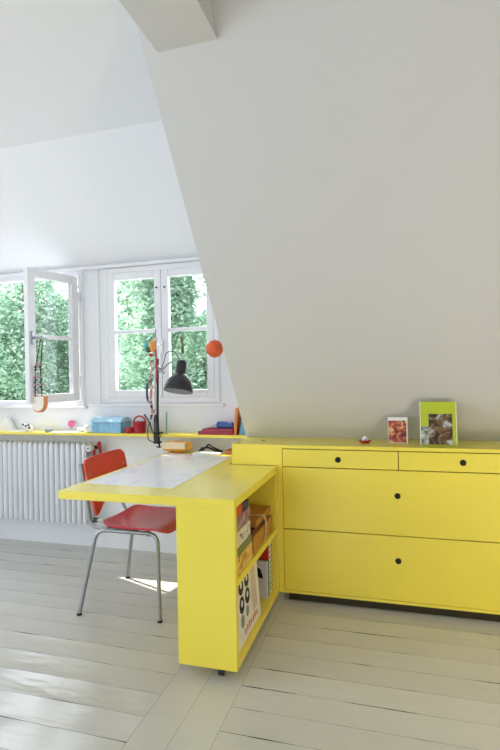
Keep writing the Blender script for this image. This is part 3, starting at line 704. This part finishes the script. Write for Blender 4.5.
slab('box', (xi+.03, yA+.003, zs+.1125), (xo-.003, yB-.012, zs+.178), M['cream'], 'cream white box with dark scribbles, on the olive book', 'box')
slab('box', (xi+.03, yA+.002, zs+.1785), (xo-.006, yB-.004, zs+.240), M['purple'], 'purple patterned box on top of the cream box in the shelf', 'box')
slab('book', (xi+.04, yA+.002, zs+.2405), (xo-.004, yB-.13, zs+.283), mat('red_cover', (.55, .04, .02), .45), 'red book on top of the purple box under the desktop', 'book')
slab('book', (xi+.05, yB-.125, zs+.2405), (xo-.012, yB-.004, zs+.270), mat('black_cover', (.012, .035, .08), .5), 'dark blue book beside the red book at the top of the stack', 'book')
slab('book', (xi+.02, 2.178, zs), (xo-.02, 2.204, zs+.238), M['bluebk'], 'blue book standing upright behind the stacked boxes', 'book')
# wooden boxes on the far side
t = thing('wooden_box', 'small brown wooden box tied with pale string on the desk shelf', 'box', (-.73, 2.40, zs))
bx((-.83, 2.225, zs), (-.640, 2.42, zs+.078), .003).build('body', M['wood'], t)
bx((-.80, 2.2235, zs+.012), (-.66, 2.2249, zs+.062)).build('inset', M['darkwood'], t, label='dark inset panel')
mb = bx((-.83, 2.235, zs+.0785), (-.650, 2.56, zs+.100), .003).rotate(Matrix.Rotation(math.radians(0), 3, 'X'), (0, 2.4, zs+.09))
tag(mb.build('wooden_board', M['darkwood']), 'dark wooden board lying across the brown wooden boxes', 'board')
bx((-.83, 2.435, zs), (-.642, 2.60, zs+.078), .003).build('body', M['wood'], tx := thing('wooden_box', 'brown wooden block beside the string-tied box at the far end', 'box', (-.73, 2.52, zs)))
o = bx((-.80, 2.29, zs+.1005), (-.646, 2.585, zs+.132), .003).build('wooden_box', M['wood']); tag(o, 'flat brown wooden case lying on top of the wooden board', 'box')
mb = MB()
for k, yy in enumerate((2.395, 2.402, 2.409)):
    mb.tube([(-.636, yy-.02, zs+.138), (-.629, yy, zs+.115), (-.627, yy+.012, zs+.06), (-.634, yy+.004, zs+.012), (-.636, yy+.01-.02*k, zs+.004)], .0022, 6)
    mb.tube([(-.636, yy-.02, zs+.138), (-.72, yy-.03, zs+.1345), (-.80, yy-.02, zs+.1345)], .0022, 6)
tag(mb.build('string', M['string'], smooth=True), 'pale string looped over the wooden boxes on the desk shelf', 'string')
# lower shelf
zl = zb+.03+.0003
M['whitebk'] = mat('white_cover', (.74, .73, .68), .35)
t = thing('picture_book', 'large white picture book with black ovals facing out, lower shelf', 'book', (-.68, 2.10, zl))
lean = Matrix.Rotation(math.radians(-4), 3, 'Y')
pv = (-.642, 2.1, zl)
bx((-.664, 1.95, zl+.003), (-.642, 2.335, zl+.290), .002).rotate(lean, pv).build('cover', M['whitebk'], t)
for i, (yy, zz, ry, rz) in enumerate(((2.07, .240, .034, .036), (2.155, .240, .032, .032), (2.065, .163, .034, .036), (2.15, .170, .034, .034), (2.06, .096, .026, .028), (2.135, .108, .022, .024))):
    P = [(-.642, yy+ry*math.cos(a), zl+zz+rz*math.sin(a)) for a in [2*PI*k/18 for k in range(18)]]
    MB().prism(P, (.0008, 0, 0)).rotate(lean, pv).build('oval_print', M['black'] if i < 4 else mat('grey_green_print', (.22, .27, .19), .4), t)
    if i < 4:
        P = [(-.6412, yy+.4*ry*math.cos(a), zl+zz+.006+.4*rz*math.sin(a)) for a in [2*PI*k/14 for k in range(14)]]
        MB().prism(P, (.0006, 0, 0)).rotate(lean, pv).build('oval_print', M['whitebk'], t)
mb = MB(); 
for k in range(7):
    yy = 2.075+k*.031; mb.box((-.642, yy, zl+.030+.003*(k % 2)), (-.6414, yy+.020, zl+.052+.004*(k % 3)))
mb.rotate(lean, pv).build('orange_print', mat('orange_print', (.62, .17, .04), .4), t)
bx((-.642, 2.215, zl+.07), (-.6414, 2.29, zl+.255)).rotate(lean, pv).build('pink_print', mat('faded_pink_print', (.62, .50, .42), .4), t)
t = thing('book', 'white book with black and pink figure on its cover, lower shelf', 'book', (-.75, 2.45, zl))
M['lilac'] = mat('lilac_white_cover', (.58, .58, .66), .4)
bx((-.845, 2.500, zl), (-.652, 2.520, zl+.190), .0015).build('cover', M['lilac'], t)
P = [(-.79+.062*math.cos(a)*1.1, 2.500, zl+.15+.075*math.sin(a)) for a in [2*PI*k/20 for k in range(20)]]
mb = MB().prism([(-.765, 2.500, zl+.186), (-.735, 2.500, zl+.180), (-.686, 2.500, zl+.150), (-.672, 2.500, zl+.105), (-.692, 2.500, zl+.105), (-.73, 2.500, zl+.125), (-.765, 2.500, zl+.13)], (0, -.0008, 0))
mb.build('black_print', M['black'], t)
MB().prism([(-.765, 2.500, zl+.128), (-.735, 2.500, zl+.12), (-.71, 2.500, zl+.09), (-.72, 2.500, zl+.06), (-.765, 2.500, zl+.02)], (0, -.0008, 0)).build('pink_print', mat('pink_print', (.74, .60, .56), .4), t)
slab('book', (-.845, 2.5215, zl), (-.650, 2.542, zl+.188), mat('green_cover', (.06, .24, .03), .45), 'short green book standing between the lilac-white book and the red book', 'book')
slab('book', (-.845, 2.5425, zl), (-.655, 2.565, zl+.278), mat('bright_red_cover', (.52, .03, .015), .4), 'tall red book standing upright behind the green book, lower shelf', 'book')
for k, (y0, w, h, lab) in enumerate(((2.566, .030, .275, 'white ring binder next to the tall red book'), (2.600, .026, .268, 'white ring binder nearest the dresser on the lower shelf'))):
    t = thing('ring_binder', lab, 'binder', (-.74, y0+w/2, zl))
    bx((-.845, y0, zl), (-.655, y0+w, zl+h), .002).build('cover', M['whitebk'] if k == 0 else mat('grey_white_cover', (.60, .60, .52), .4), t)
    mb = MB()
    for q in range(9): mb.box((-.655, y0+.007, zl+.02+q*.027), (-.6535, y0+w-.007, zl+.031+q*.027))
    mb.build('spine_mark', mat('spine_grey', (.18, .17, .14), .5), t)

# ------------------------------------------------------------------ bead-strap bag on the window handle
hp = R @ (Vector((hinge.x-LW+.062, hinge.y-.05, 1.515))-hinge) + hinge
t = thing('hanging_bag', 'small orange and white pouch hanging from the open window handle', 'bag', (hp.x, hp.y, 1.02))
bc = Vector((hp.x-.022, hp.y-.02, 1.0))
P = []
for k in range(15):
    a = PI+PI*k/14; P.append((bc.x+.055*math.cos(a), bc.y, bc.z+.075+.060*math.sin(a)))
P += [(bc.x+.055, bc.y, bc.z+.125), (bc.x-.055, bc.y, bc.z+.125)]
o = MB().prism(P, (0, .032, 0)).build('bag_body', mat('orange_leather', (.72, .26, .09), .5), t); bv = o.modifiers.new('b', 'BEVEL'); bv.width = .006; bv.segments = 3
P2 = [(bc.x+(p[0]-bc.x)*.86-.004, bc.y-.0015, bc.z+.075+(p[2]-bc.z-.075)*.86+.004) for p in P]
MB().prism(P2, (0, .003, 0)).build('bag_flap', mat('cream_flap', (.84, .78, .68), .5), t, label='cream front flap')
plum = mat('dark_plum_bead', (.05, .02, .06), .4); rosy = mat('pink_bead', (.45, .12, .2), .4)
top = Vector((hp.x, hp.y, 1.5265)); straps = []
for sgn in (-1, 1):
    p0 = top+Vector((0, .003*sgn, 0)); p1 = top+Vector((.013*sgn, -.012, -.08)); p2 = Vector((bc.x+.020*sgn, bc.y+.004, 1.30)); p3 = Vector((bc.x+.026*sgn, bc.y+.008, 1.125))
    MB().tube([p0, p1, p2, p3], .003, 6).build('strap', M['black'], t, True)
    for q in range(10):
        f = q/9; p = p2.lerp(p3, f*.85) if q > 2 else p1.lerp(p2, .75+.12*q)
        MB().ball(p+Vector((.003*(-1)**q, 0, 0)), .0085, (1, 1, 1), 8, 6).build('strap_bead', plum if q % 3 else rosy, t, True)

# ------------------------------------------------------------------ light
sc = bpy.context.scene
w = bpy.data.worlds.new('sky'); sc.world = w; w.use_nodes = True
bg = w.node_tree.nodes['Background']; bg.inputs[0].default_value = (.88, .93, 1.06, 1); bg.inputs[1].default_value = 3.2
def portal(loc, rot, sx, sy):
    l = bpy.data.lights.new('portal', 'AREA'); l.shape = 'RECTANGLE'; l.size = sx; l.size_y = sy; l.cycles.is_portal = True
    o = bpy.data.objects.new('portal_light', l); C.objects.link(o); o.location = loc; o.rotation_euler = rot
portal((-2.66, YW+.13, 1.535), (-PI/2, 0, 0), .86, .93)
portal((-1.58, YW+.13, 1.54), (-PI/2, 0, 0), .88, .96)
portal(((W3[0]+W3[1])/2, YB-.13, 1.55), (PI/2, 0, 0), W3[1]-W3[0], 1.6)
portal((XL-.13, (W4[0]+W4[1])/2, 1.5), (0, -PI/2, 0), 1.8, W4[1]-W4[0])
sl = bpy.data.lights.new('sun', 'SUN'); sl.energy = 10; sl.angle = .012; sl.color = (1, .95, .86)
so = bpy.data.objects.new('sun', sl); C.objects.link(so)
dirv = Vector((.935, -.352, -.97)); so.rotation_euler = dirv.to_track_quat('-Z', 'Y').to_euler(); so.location = (-6, 6, 8)
# unseen low globe lamp, added on the right as warm fill light
GX, GY = 1.25, 1.05
cl = thing('fill_lamp', 'added opal globe fill lamp on a round white foot, out of view', 'lamp', (GX, GY, 0))
MB().lathe([(0, 0), (.15, 0), (.15, .012), (.03, .022), (.015, .03), (.012, .33), (.06, .345), (.06, .36), (0, .36)], (GX, GY, 0), 'z', 32).build('fill_lamp_foot', M['lampwhite'], cl, True)
om = bpy.data.materials.new('fill_glow'); om.use_nodes = True
b = om.node_tree.nodes['Principled BSDF']; b.inputs['Emission Color'].default_value = (1, .84, .62, 1); b.inputs['Emission Strength'].default_value = 24.
MB().ball((GX, GY, .50), .15, (1, 1, 1), 24, 16).build('fill_globe', om, cl, True)

# ------------------------------------------------------------------ camera and view
yaw, roll, H = -.2815, -.0191, 1.2389
rv = Vector((math.cos(yaw), -math.sin(yaw), 0)); fv = Vector((math.sin(yaw), math.cos(yaw), 0)); uv = Vector((0, 0, 1))
cx = rv*math.cos(roll)+uv*math.sin(roll); cy = -rv*math.sin(roll)+uv*math.cos(roll)
cam = bpy.data.cameras.new('camera'); co = bpy.data.objects.new('camera', cam); C.objects.link(co)
cam.sensor_fit = 'AUTO'; cam.sensor_width = 36; cam.lens = 24.0; cam.clip_start = .05; cam.clip_end = 200
mw = Matrix.Identity(4)
for i in range(3): mw[i][0], mw[i][1], mw[i][2] = cx[i], cy[i], -fv[i]
mw[2][3] = H
co.matrix_world = mw; sc.camera = co
sc.view_settings.view_transform = 'Standard'; sc.view_settings.look = 'None'; sc.view_settings.gamma = 1; sc.view_settings.use_curve_mapping = False
sc.view_settings.exposure = .82
sc.cycles.max_bounces = 10; sc.cycles.diffuse_bounces = 6; sc.cycles.transparent_max_bounces = 16; sc.cycles.use_denoising = True
sc.cycles.caustics_reflective = False; sc.cycles.caustics_refractive = False; sc.cycles.sample_clamp_indirect = 6
for o in bpy.data.objects:
    if '_w' in o: del o['_w']
